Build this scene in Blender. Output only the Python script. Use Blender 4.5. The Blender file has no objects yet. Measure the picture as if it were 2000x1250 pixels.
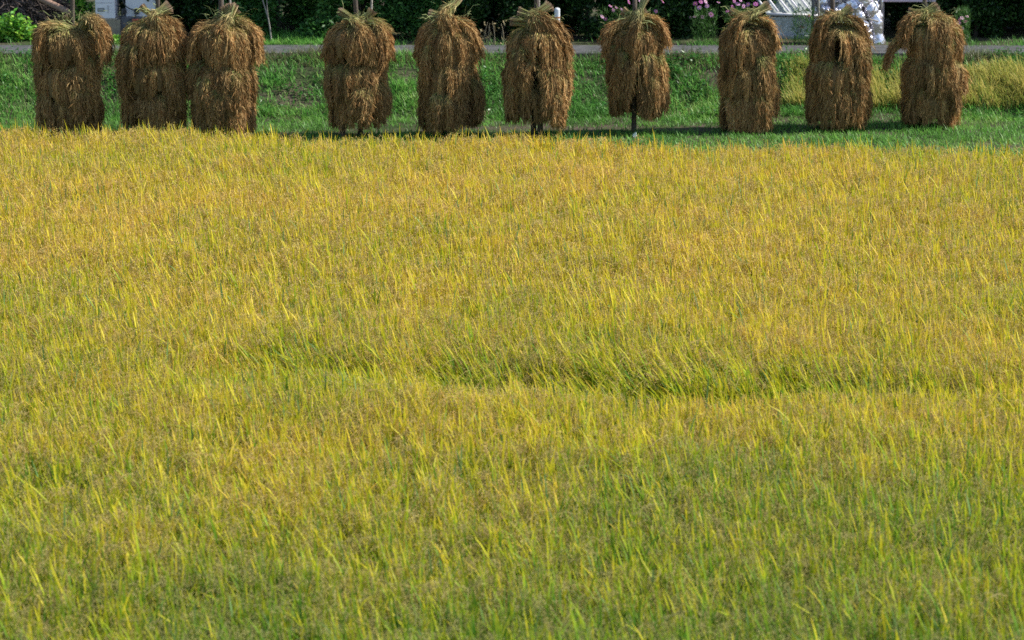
import bpy, math, random
import numpy as np
from math import radians as R, sin, cos, tan, atan, pi

# ------------------------------------------------------------------ camera, sky, sun, exposure
SC = bpy.context.scene
COL = SC.collection
HC, PITCH, FPX = 6.26, R(13.1), 4878.0
cam = bpy.data.cameras.new('camera')
cam.sensor_width = 36.0
cam.lens = FPX / 2000 * 36
cam.clip_start, cam.clip_end = 0.5, 3000
cam.dof.use_dof = True
cam.dof.focus_distance = 31.0
cam.dof.aperture_fstop = 2.4
co = bpy.data.objects.new('camera', cam)
COL.objects.link(co)
co.location = (0, 0, HC)
co.rotation_euler = (pi / 2 - PITCH, 0, 0)
SC.camera = co

SUN_EL, SUN_AZ = R(47), R(84)          # azimuth clockwise from +Y (the view direction)
w = bpy.data.worlds.new("World")
SC.world = w
w.use_nodes = True
nt = w.node_tree
sky = nt.nodes.new('ShaderNodeTexSky')
sky.sky_type = 'NISHITA'
sky.sun_disc = False
sky.sun_elevation = SUN_EL
sky.sun_rotation = SUN_AZ
bg = nt.nodes['Background']
bg.inputs[1].default_value = 0.12
nt.links.new(sky.outputs[0], bg.inputs[0])
sl = bpy.data.lights.new('sun', 'SUN')
sl.energy = 4.8
sl.angle = R(0.5)
sl.color = (1.0, 0.95, 0.86)
so = bpy.data.objects.new('sun', sl)
COL.objects.link(so)
so.location = (30, 20, 40)
so.rotation_euler = (pi / 2 - SUN_EL, 0, pi - SUN_AZ)
SC.view_settings.view_transform = 'Standard'
SC.view_settings.look = 'None'
SC.view_settings.exposure = 0.53
SC.view_settings.gamma = 1.0
SC.view_settings.use_curve_mapping = False
SC.cycles.max_bounces = 6
SC.cycles.transmission_bounces = 4
SC.cycles.use_denoising = False

rng = np.random.default_rng(7)
random.seed(7)


# ------------------------------------------------------------------ helpers
def ang(py):
    return PITCH + atan((py - 625) / FPX)


def at_y(px, py, Y):
    """point on the picture ray (2000 x 1250 pixels) at ground distance Y"""
    a = ang(py)
    z = HC - Y * tan(a)
    depth = Y * cos(PITCH) + (HC - z) * sin(PITCH)
    return ((px - 1000) * depth / FPX, Y, z)


def at_z(px, py, z):
    return at_y(px, py, (HC - z) / tan(ang(py)))


def tag(o, label=None, cat=None, group=None, kind=None):
    if label: o['label'] = label
    if cat: o['category'] = cat
    if group: o['group'] = group
    if kind: o['kind'] = kind
    return o


def empty(name, loc=(0, 0, 0), rz=0.0):
    o = bpy.data.objects.new(name, None)
    COL.objects.link(o)
    o.empty_display_size = 0.2
    o.location = loc
    o.rotation_euler = (0, 0, rz)
    return o


class MB:
    """collects quads with a colour per vertex; build() links ONE mesh object"""

    def __init__(s):
        s.V, s.F, s.C, s.n = [], [], [], 0

    def add(s, V, F, C):
        V = np.asarray(V, np.float32).reshape(-1, 3)
        C = np.asarray(C, np.float32)
        if C.ndim == 1: C = np.broadcast_to(C, V.shape)
        s.V.append(V); s.C.append(C.reshape(-1, 3)); s.F.append(np.asarray(F, np.int32).reshape(-1, 4) + s.n)
        s.n += len(V)

    def ribbons(s, P, D, W, C):
        """P n,S,3 centre lines; D n,3 or n,S,3 width directions; W n,S half widths; C n,S,3"""
        n, S, _ = P.shape
        if D.ndim == 2: D = D[:, None, :]
        A = P - D * W[..., None]
        B = P + D * W[..., None]
        V = np.stack([A, B], 2).reshape(-1, 3)
        C2 = np.repeat(C[:, :, None, :], 2, 2).reshape(-1, 3)
        base = (np.arange(n) * S * 2)[:, None] + (np.arange(S - 1) * 2)[None, :]
        F = np.stack([base, base + 1, base + 3, base + 2], -1).reshape(-1, 4)
        s.add(V, F, C2)

    def cards(s, P, A, B, C):
        """P n,3 centres; A,B n,3 half axes -> diamond leaves"""
        n = len(P)
        V = np.stack([P - A, P + B, P + A, P - B], 1).reshape(-1, 3)
        s.add(V, np.arange(n * 4).reshape(-1, 4), np.repeat(C, 4, 0))

    def tube(s, pts, rad, C, k=8, caps=True):
        pts = np.asarray(pts, float); S = len(pts)
        rad = np.broadcast_to(np.asarray(rad, float), (S,)) if np.ndim(rad) < 2 else np.asarray(rad, float)
        T = np.gradient(pts, axis=0); T /= np.linalg.norm(T, axis=1)[:, None] + 1e-9
        ref = np.array([0., 0., 1.]) if abs(T[:, 2]).mean() < .8 else np.array([0., 1., 0.])
        L = np.cross(T, ref); L /= np.linalg.norm(L, axis=1)[:, None] + 1e-9
        M = np.cross(L, T)
        th = np.arange(k) * 2 * pi / k
        ra, rb = (rad, rad) if rad.ndim == 1 else (rad[:, 0], rad[:, 1])
        V = pts[:, None] + L[:, None] * (ra[:, None] * np.cos(th))[..., None] + M[:, None] * (rb[:, None] * np.sin(th))[..., None]
        i = np.arange(S - 1)[:, None] * k; j = np.arange(k)[None]
        j2 = (j + 1) % k
        F = np.stack([i + j, i + j2, i + k + j2, i + k + j], -1).reshape(-1, 4)
        V = V.reshape(-1, 3)
        if caps:
            V = np.vstack([V, pts[:1], pts[-1:]])
            a, b = S * k, S * k + 1
            jj = np.arange(0, k, 2)
            F = np.vstack([F, np.stack([np.full(len(jj), a), (jj + 2) % k, jj + 1, jj], -1),
                           np.stack([np.full(len(jj), b), (S - 1) * k + jj, (S - 1) * k + jj + 1, (S - 1) * k + (jj + 2) % k], -1)])
        s.add(V, F, C)

    def box(s, c, d, C, bev=0.012, rz=0.0):
        """bevelled box: centre c, full size d"""
        hx, hy, hz = d[0] / 2, d[1] / 2, d[2] / 2
        b = min(bev, hx * .5, hy * .5, hz * .5)
        rings = []
        for (z, e) in ((-hz, b), (-hz + b, 0), (hz - b, 0), (hz, b)):
            x, y = hx - e, hy - e
            q = b * .6
            rings.append([(-x + q, -y, z), (x - q, -y, z), (x, -y + q, z), (x, y - q, z), (x - q, y, z), (-x + q, y, z), (-x, y - q, z), (-x, -y + q, z)])
        V = np.array(rings).reshape(-1, 3)
        F = []
        for r in range(3):
            for j in range(8):
                F.append((r * 8 + j, r * 8 + (j + 1) % 8, r * 8 + 8 + (j + 1) % 8, r * 8 + 8 + j))
        for r, fl in ((0, True), (24, False)):
            for q in ((0, 1, 2, 3), (0, 3, 4, 7), (4, 5, 6, 7)):
                t = tuple(r + i for i in q)
                F.append(t[::-1] if fl else t)
        ca, sa = cos(rz), sin(rz)
        V = np.stack([V[:, 0] * ca - V[:, 1] * sa, V[:, 0] * sa + V[:, 1] * ca, V[:, 2]], 1) + np.array(c)
        s.add(V, F, C)

    def build(s, name, mat, parent=None, smooth=False, me_only=False):
        V = np.concatenate(s.V); F = np.concatenate(s.F); C = np.concatenate(s.C)
        me = bpy.data.meshes.new(name)
        me.vertices.add(len(V)); me.vertices.foreach_set('co', V.ravel())
        me.loops.add(F.size); me.loops.foreach_set('vertex_index', F.ravel())
        me.polygons.add(len(F)); me.polygons.foreach_set('loop_start', np.arange(0, F.size, 4, dtype=np.int32))
        if smooth: me.polygons.foreach_set('use_smooth', np.ones(len(F), bool))
        else: me.polygons.foreach_set('use_smooth', np.zeros(len(F), bool))
        at = me.color_attributes.new('Col', 'FLOAT_COLOR', 'POINT')
        at.data.foreach_set('color', np.concatenate([C, np.ones((len(C), 1), np.float32)], 1).astype(np.float32).ravel())
        me.update(calc_edges=True)
        me.materials.append(mat)
        if me_only: return me
        return link(name, me, parent)


def link(name, me, parent=None):
    o = bpy.data.objects.new(name, me)
    COL.objects.link(o)
    if parent: o.parent = parent
    return o


def unit(v):
    return v / (np.linalg.norm(v, axis=-1, keepdims=True) + 1e-9)


def rdir(n, r=None):
    return unit((r or rng).normal(size=(n, 3)))


def vnoise(x, y, scale, seed):
    g = np.random.default_rng(seed).random((64, 64))
    u, v = np.asarray(x) / scale, np.asarray(y) / scale
    i, j = np.floor(u).astype(int), np.floor(v).astype(int)
    fu, fv = u - i, v - j
    fu, fv = fu * fu * (3 - 2 * fu), fv * fv * (3 - 2 * fv)
    G = lambda a, b: g[a % 64, b % 64]
    return (G(i, j) * (1 - fu) + G(i + 1, j) * fu) * (1 - fv) + (G(i, j + 1) * (1 - fu) + G(i + 1, j + 1) * fu) * fv


# ------------------------------------------------------------------ materials
def mat_new(name):
    m = bpy.data.materials.new(name)
    m.use_nodes = True
    N = m.node_tree.nodes
    return m, N, m.node_tree.links, N['Principled BSDF'], N['Material Output']


def mat_leaf(name, transl=0.35, rough=0.5, spec=0.3, gain=1.0):
    """vertex colour + fine noise, diffuse / translucent leaf"""
    m, N, L, P, out = mat_new(name)
    a = N.new('ShaderNodeAttribute'); a.attribute_name = 'Col'
    tc = N.new('ShaderNodeTexCoord')
    nz = N.new('ShaderNodeTexNoise'); nz.inputs['Scale'].default_value = 60
    L.new(tc.outputs['Object'], nz.inputs['Vector'])
    mr = N.new('ShaderNodeMapRange'); mr.inputs[3].default_value = 0.75 * gain; mr.inputs[4].default_value = 1.25 * gain
    L.new(nz.outputs['Fac'], mr.inputs[0])
    mx = N.new('ShaderNodeVectorMath'); mx.operation = 'SCALE'
    L.new(a.outputs['Color'], mx.inputs[0]); L.new(mr.outputs[0], mx.inputs['Scale'])
    L.new(mx.outputs[0], P.inputs['Base Color'])
    P.inputs['Roughness'].default_value = rough
    P.inputs['Specular IOR Level'].default_value = spec
    if transl > 0:
        t = N.new('ShaderNodeBsdfTranslucent')
        L.new(mx.outputs[0], t.inputs['Color'])
        ms = N.new('ShaderNodeMixShader'); ms.inputs[0].default_value = transl
        L.new(P.outputs[0], ms.inputs[1]); L.new(t.outputs[0], ms.inputs[2])
        L.new(ms.outputs[0], out.inputs['Surface'])
    return m


def mat_solid(name, rough=0.6, metal=0.0, nscale=12, var=0.2, bump=0.0, bscale=40, spec=0.4):
    """vertex colour with procedural stains and bump"""
    m, N, L, P, out = mat_new(name)
    a = N.new('ShaderNodeAttribute'); a.attribute_name = 'Col'
    tc = N.new('ShaderNodeTexCoord')
    nz = N.new('ShaderNodeTexNoise'); nz.inputs['Scale'].default_value = nscale; nz.inputs['Detail'].default_value = 6
    L.new(tc.outputs['Object'], nz.inputs['Vector'])
    mr = N.new('ShaderNodeMapRange'); mr.inputs[1].default_value = .25; mr.inputs[2].default_value = .75
    mr.inputs[3].default_value = 1 - var; mr.inputs[4].default_value = 1 + var
    L.new(nz.outputs['Fac'], mr.inputs[0])
    mx = N.new('ShaderNodeVectorMath'); mx.operation = 'SCALE'
    L.new(a.outputs['Color'], mx.inputs[0]); L.new(mr.outputs[0], mx.inputs['Scale'])
    L.new(mx.outputs[0], P.inputs['Base Color'])
    P.inputs['Roughness'].default_value = rough; P.inputs['Metallic'].default_value = metal
    P.inputs['Specular IOR Level'].default_value = spec
    if bump:
        n2 = N.new('ShaderNodeTexNoise'); n2.inputs['Scale'].default_value = bscale; n2.inputs['Detail'].default_value = 5
        L.new(tc.outputs['Object'], n2.inputs['Vector'])
        b = N.new('ShaderNodeBump'); b.inputs['Strength'].default_value = bump; b.inputs['Distance'].default_value = 0.02
        L.new(n2.outputs['Fac'], b.inputs['Height']); L.new(b.outputs[0], P.inputs['Normal'])
    return m


M_RICE = mat_leaf('rice_leaf', 0.42, 0.55, 0.25)
M_GRAIN = mat_leaf('rice_grain', 0.35, 0.75, 0.1)
M_GRASS = mat_leaf('grass_blade', 0.42, 0.45, 0.3)
M_LEAF = mat_leaf('shrub_leaf', 0.35, 0.45, 0.35)
M_STRAW = mat_leaf('rice_straw', 0.18, 0.7, 0.15)
_n, _l = M_STRAW.node_tree.nodes, M_STRAW.node_tree.links      # each bundle dried to its own shade
_oi = _n.new('ShaderNodeObjectInfo')
_m = _n.new('ShaderNodeMapRange'); _m.inputs[3].default_value = .78; _m.inputs[4].default_value = 1.2
_l.new(_oi.outputs['Random'], _m.inputs[0])
_q = [x for x in _n if x.type == 'VECT_MATH'][0]
_p = _n.new('ShaderNodeMath'); _p.operation = 'MULTIPLY'
_l.new(_q.inputs['Scale'].links[0].from_socket, _p.inputs[0]); _l.new(_m.outputs[0], _p.inputs[1])
_l.new(_p.outputs[0], _q.inputs['Scale'])
M_PETAL = mat_leaf('flower_petal', 0.4, 0.6, 0.2)
M_WOOD = mat_solid('weathered_wood', 0.85, 0, 30, 0.35, 0.5, 60, 0.2)
M_PAINT = mat_solid('painted_metal', 0.45, 0, 9, 0.06, 0.05, 30)
M_CONC = mat_solid('concrete', 0.9, 0, 14, 0.22, 0.4, 90, 0.2)
M_ROAD = mat_solid('worn_asphalt', 0.9, 0, 5, 0.45, 0.6, 160, 0.2)
M_FOIL = mat_solid('silver_sheet', 0.22, 0.9, 20, 0.1, 0.55, 22)
M_PLASTIC = mat_solid('dark_plastic', 0.5, 0, 20, 0.15)
M_SHEET = mat_solid('cloudy_film', 0.3, 0.35, 16, 0.22, 0.5, 20)
M_SOIL = None


# ------------------------------------------------------------------ ground, road
BANK0, BANK1, ZT = 42.1, 44.0, 0.80


def ground_z(x, y):
    x = np.asarray(x, float); y = np.asarray(y, float)
    b0 = BANK0 + 0.35 * (vnoise(x, x * 0, 2.3, 3) - .5)
    t = np.clip((y - b0) / (BANK1 - BANK0), 0, 1)
    z = ZT * (t * .55 + .45 * t * t * (3 - 2 * t))
    bump = (vnoise(x, y, .7, 11) - .5) * .16 + (vnoise(x, y, .28, 12) - .5) * .06
    m = np.clip((y - 41.6) / .5, 0, 1) * np.clip((44.0 - y) / .3, 0, 1)
    z = z + bump * m + (vnoise(x, y, .5, 13) - .5) * .03 * np.clip((y - 33) / 1, 0, 1) * np.clip((42.2 - y) / .3, 0, 1)
    return z


def make_ground():
    xs = np.concatenate([[-900, -300, -100, -45], np.linspace(-24, 24, 150), [45, 100, 300, 900]])
    ys = np.concatenate([[-200, -40, 0, 10, 18, 26, 33], np.linspace(36, 45.2, 60), [46, 48, 52, 60, 80, 140, 400, 1500]])
    X, Y = np.meshgrid(xs, ys)
    Z = ground_z(X, Y)
    V = np.stack([X, Y, Z], -1).reshape(-1, 3)
    nx, ny = len(xs), len(ys)
    i = (np.arange(ny - 1)[:, None] * nx + np.arange(nx - 1)[None]).reshape(-1)
    F = np.stack([i, i + 1, i + nx + 1, i + nx], 1)
    m, N, L, P, out = mat_new('earth_and_turf')
    tc = N.new('ShaderNodeTexCoord')
    n1 = N.new('ShaderNodeTexNoise'); n1.inputs['Scale'].default_value = 1.4; n1.inputs['Detail'].default_value = 8
    n2 = N.new('ShaderNodeTexNoise'); n2.inputs['Scale'].default_value = 22; n2.inputs['Detail'].default_value = 6
    for n in (n1, n2): L.new(tc.outputs['Object'], n.inputs['Vector'])
    r1 = N.new('ShaderNodeValToRGB')
    r1.color_ramp.elements[0].position = .35; r1.color_ramp.elements[0].color = (.10, .08, .06, 1)
    r1.color_ramp.elements[1].position = .65; r1.color_ramp.elements[1].color = (.035, .06, .018, 1)
    L.new(n1.outputs['Fac'], r1.inputs[0])
    mr = N.new('ShaderNodeMapRange'); mr.inputs[3].default_value = .5; mr.inputs[4].default_value = 1.5
    L.new(n2.outputs['Fac'], mr.inputs[0])
    mx = N.new('ShaderNodeVectorMath'); mx.operation = 'SCALE'
    L.new(r1.outputs[0], mx.inputs[0]); L.new(mr.outputs[0], mx.inputs['Scale'])
    L.new(mx.outputs[0], P.inputs['Base Color'])
    P.inputs['Roughness'].default_value = .95; P.inputs['Specular IOR Level'].default_value = .1
    b = N.new('ShaderNodeBump'); b.inputs['Strength'].default_value = .8; b.inputs['Distance'].default_value = .05
    L.new(n2.outputs['Fac'], b.inputs['Height']); L.new(b.outputs[0], P.inputs['Normal'])
    mb = MB(); mb.add(V, F, (.1, .1, .1))
    tag(mb.build('ground', m, smooth=True), kind='structure')


make_ground()


def make_road():
    mb = MB()
    xs = np.linspace(-40, 40, 161)
    prof = [(44.02, ZT - .05), (44.03, ZT + .05), (44.16, ZT + .055), (44.18, ZT + .03), (44.8, ZT + .04), (45.42, ZT + .03), (45.44, ZT - .05)]
    X = np.repeat(xs[:, None], len(prof), 1)
    Yp = np.array([p[0] for p in prof])[None] + (vnoise(xs, xs * 0, 1.1, 5)[:, None] - .5) * .07
    Zp = np.array([p[1] for p in prof])[None] + (vnoise(xs, xs * 0, .9, 6)[:, None] - .5) * .015
    V = np.stack([X, Yp, Zp], -1).reshape(-1, 3)
    k = len(prof)
    i = (np.arange(len(xs) - 1)[:, None] * k + np.arange(k - 1)[None]).reshape(-1)
    F = np.stack([i, i + k, i + k + 1, i + 1], 1)
    mb.add(V, F, (.09, .092, .094))
    tag(mb.build('road', M_ROAD), kind='structure')


make_road()

# ------------------------------------------------------------------ the rice field
EDGE_PX = [(-250, 250), (0, 252), (300, 257), (600, 263), (1000, 272), (1300, 280), (1650, 285), (2000, 288), (2250, 290)]
_e = np.array([at_z(px, py, .70)[:2] for px, py in EDGE_PX])


def edge_y(x):
    return np.interp(x, _e[:, 0], _e[:, 1])


# a line of pushed-over rice across the middle of the field
_d = [(380, 700, .05), (520, 705, .4), (800, 722, .55), (960, 726, .75), (1080, 728, .7), (1220, 740, .9), (1330, 738, 1.0), (1480, 744, .95),
      (1600, 746, .6), (1760, 748, .25), (1930, 750, .25), (2100, 753, .15)]
_dp = np.array([at_z(px, py + 8, .62)[:2] + (s,) for px, py, s in _d])


def dip(x, y):
    yc = np.interp(x, _dp[:, 0], _dp[:, 1])
    s = np.interp(x, _dp[:, 0], _dp[:, 2], left=0, right=.4)
    s = s * (.3 + 1.1 * vnoise(x, y, .45, 31))
    d = y - yc
    return np.clip(s * np.exp(-(d / .48) ** 2), 0, 1), np.clip(s * np.exp(-((d - .3) / .6) ** 2), 0, 1)


def make_rice():
    r = np.random.default_rng(21)
    sp = .19
    gx, gy = np.meshgrid(np.arange(-10.5, 10.5, sp), np.arange(12.4, 36.6, sp))
    hx = (gx + (np.round(gy / sp) % 2) * sp * .5).ravel(); hy = gy.ravel()
    hx = hx + r.normal(0, .035, hx.size); hy = hy + r.normal(0, .035, hy.size)
    k = (np.abs(hx) < .212 * hy + 1.3) & (hy < edge_y(hx) + r.normal(0, .05, hx.size))
    hx, hy = hx[k], hy[k]
    T = 14
    x = (hx[:, None] + r.normal(0, .05, (hx.size, T))).ravel()
    y = (hy[:, None] + r.normal(0, .05, (hx.size, T))).ravel()
    n = x.size
    dp, ln = dip(x, y)
    hillh = np.repeat(r.normal(0, .03, hx.size), T) + (vnoise(x, y, 1.3, 41) - .5) * .12
    hscale = (1 - .8 * dp)
    yellowed = (np.clip((y - 14.6) / 6.5, 0, 1) * .6 + np.clip((y - 20) / 14, 0, 1) * .18) + (vnoise(x, y, .9, 42) - .5) * .45 + (vnoise(x, y, 3.1, 43) - .5) * .35   # yellower towards the far side, greener and darker near the camera
    mb = MB()
    lean = np.stack([-.035 - .10 * (vnoise(x, y, .8, 44) - .4) - .5 * ln, -.03 - .3 * dp + .12 * (vnoise(x, y, .7, 45) - .5)], 1)

    # leaves: (start height, length, tilt)
    S = 4
    s = np.linspace(0, 1, S)[None, :]
    for kind, frac in (('flag', 1.0), ('second', .85), ('low', .45)):
        sel = r.random(n) < frac
        m = int(sel.sum())
        bx, by = x[sel], y[sel]
        az = r.random(m) * 2 * pi
        if kind == 'flag':
            z0 = r.normal(.47, .06, m); Ln = r.normal(.24, .05, m); tl = np.abs(r.normal(.14, .17, m)) + .02; wd = r.normal(.0078, .0013, m)
        elif kind == 'second':
            z0 = r.normal(.35, .06, m); Ln = r.normal(.30, .06, m); tl = np.abs(r.normal(.3, .2, m)) + .05; wd = r.normal(.0075, .0012, m)
        else:
            z0 = r.normal(.15, .05, m); Ln = r.normal(.40, .06, m); tl = np.abs(r.normal(.35, .2, m)) + .05; wd = r.normal(.007, .001, m)
        Ln = Ln.clip(.12, .36)
        z0 = (z0.clip(.05, .57) + hillh[sel]) * hscale[sel]
        h = np.stack([np.cos(az), np.sin(az)], 1)
        hor = h * tl[:, None] * .8 + lean[sel]
        cv = h * (tl * r.uniform(.2, 1.1, m))[:, None] + lean[sel] * .5
        # the stem leans as well
        ox = bx + lean[sel][:, 0] * z0 * .6; oy = by + lean[sel][:, 1] * z0 * .6
        hl = np.sqrt((hor ** 2).sum(1)); up = 1 / np.sqrt(1 + hl ** 2)
        P = np.empty((m, S, 3))
        P[..., 0] = ox[:, None] + Ln[:, None] * up[:, None] * (hor[:, :1] * s + cv[:, :1] * s * s)
        P[..., 1] = oy[:, None] + Ln[:, None] * up[:, None] * (hor[:, 1:] * s + cv[:, 1:] * s * s)
        cl = (cv ** 2).sum(1)
        P[..., 2] = z0[:, None] + Ln[:, None] * up[:, None] * (s - .55 * np.clip(cl, 0, 1.2)[:, None] * s ** 3)
        a2 = az + pi / 2 + r.normal(0, .5, m)
        D = np.stack([np.cos(a2), np.sin(a2), r.normal(0, .15, m)], 1)
        W = wd[:, None] * np.array([.75, 1.0, .8, .06])[None]
        # colour: green base to yellow, orange tips on ripe ones
        q = np.clip(.16 + .64 * yellowed[sel] + r.normal(0, .21, m) - (0 if kind == 'flag' else .12) - .18 * ln[sel], 0, 1)
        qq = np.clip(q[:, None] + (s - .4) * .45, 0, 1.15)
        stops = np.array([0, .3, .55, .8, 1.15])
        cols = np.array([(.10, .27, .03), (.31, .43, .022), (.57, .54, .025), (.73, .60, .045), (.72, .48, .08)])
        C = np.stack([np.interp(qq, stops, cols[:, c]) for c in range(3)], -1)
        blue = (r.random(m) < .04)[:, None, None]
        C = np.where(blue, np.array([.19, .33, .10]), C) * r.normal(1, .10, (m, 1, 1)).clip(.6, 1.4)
        mb.ribbons(P, D, W, C)
    leaves = mb

    # drooping panicles
    gr = MB()
    dens = np.clip(1.0 + (vnoise(x, y, .45, 47) - .5) * 1.3, .25, 1)
    sel = r.random(n) < dens * (1 - .5 * dp)
    m = int(sel.sum())
    bx, by = x[sel], y[sel]
    az = r.random(m) * 2 * pi
    h = np.stack([np.cos(az), np.sin(az)], 1) + np.array([-.35, -.1])
    z0 = (r.normal(.61, .05, m) + hillh[sel]) * hscale[sel]
    Ln = r.normal(.19, .03, m)
    ox = bx + lean[sel][:, 0] * z0 * .6; oy = by + lean[sel][:, 1] * z0 * .6

    def curve(t):
        hr = .55 * t + .35 * t * t
        vz = .75 * t - .95 * t * t
        return np.stack([ox[:, None] + Ln[:, None] * h[:, :1] * hr, oy[:, None] + Ln[:, None] * h[:, 1:] * hr, z0[:, None] + Ln[:, None] * vz], -1)
    t5 = np.linspace(0, 1, 4)[None] * np.ones((m, 1))
    pc = np.stack([r.normal(.60, .04, m), r.normal(.45, .03, m), r.normal(.18, .03, m)], 1)
    pc = pc * (r.normal(1, .12, (m, 1)).clip(.6, 1.35))
    pc = np.where((r.random(m) < .22)[:, None], pc * np.array([1.05, .84, .9]), pc)
    gold = np.clip(yellowed[sel] * .5, 0, .45)[:, None]
    greenness = np.clip((1 - yellowed[sel]) * .75, 0, .75)[:, None]
    pc = pc * (1 - greenness) + np.array([.31, .34, .115]) * greenness
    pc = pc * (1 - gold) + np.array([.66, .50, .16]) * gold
    Pst = curve(t5)
    d = rdir(m, r)
    gr.ribbons(Pst, d, np.full((m, 4), .0022), np.repeat(pc[:, None] * .8, 4, 1))
    near = by < 25
    for grp, G, gl, gw in ((near, 22, .0095, .0036), (~near, 12, .014, .0054)):
        ii = np.where(grp)[0]
        t = np.linspace(.18, 1.02, G)[None] + r.normal(0, .03, (m, G))
        Pg = curve(t)[ii]
        mm = len(ii) * G
        Pg = Pg.reshape(-1, 3) + r.normal(0, .021, (mm, 3)) - np.array([0, 0, .008])
        A = unit(r.normal(0, .55, (mm, 3)) + np.array([0, 0, -1.0])) * gl * r.uniform(.7, 1.2, (mm, 1))
        B = unit(np.cross(A, rdir(mm, r))) * gw
        C = np.repeat(pc[ii], G, 0) * r.normal(1, .08, (mm, 1)).clip(.7, 1.3)
        gr.cards(Pg, A, B, C)
    # straws below the canopy
    S2 = 2
    hsub = r.random(n) < .6
    m = int(hsub.sum())
    P = np.empty((m, S2, 3))
    zt = (.5 + hillh[hsub]) * hscale[hsub]
    P[:, 0] = np.stack([x[hsub], y[hsub], np.zeros(m)], 1)
    P[:, 1] = np.stack([x[hsub] + lean[hsub][:, 0] * zt * .6, y[hsub] + lean[hsub][:, 1] * zt * .6, zt], 1)
    leaves.ribbons(P, np.tile([[1., .2, 0]], (m, 1)), np.full((m, S2), .003), np.full((m, S2, 3), (.22, .24, .05)))
    tag(leaves.build('rice_leaves', M_RICE, smooth=True), 'dense standing rice crop with yellow green blades filling the foreground field', 'rice', kind='stuff')
    tag(gr.build('rice_panicles', M_GRAIN), 'tan brown drooping ripe grain heads among the rice blades', 'rice grain', kind='stuff')


make_rice()


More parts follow.
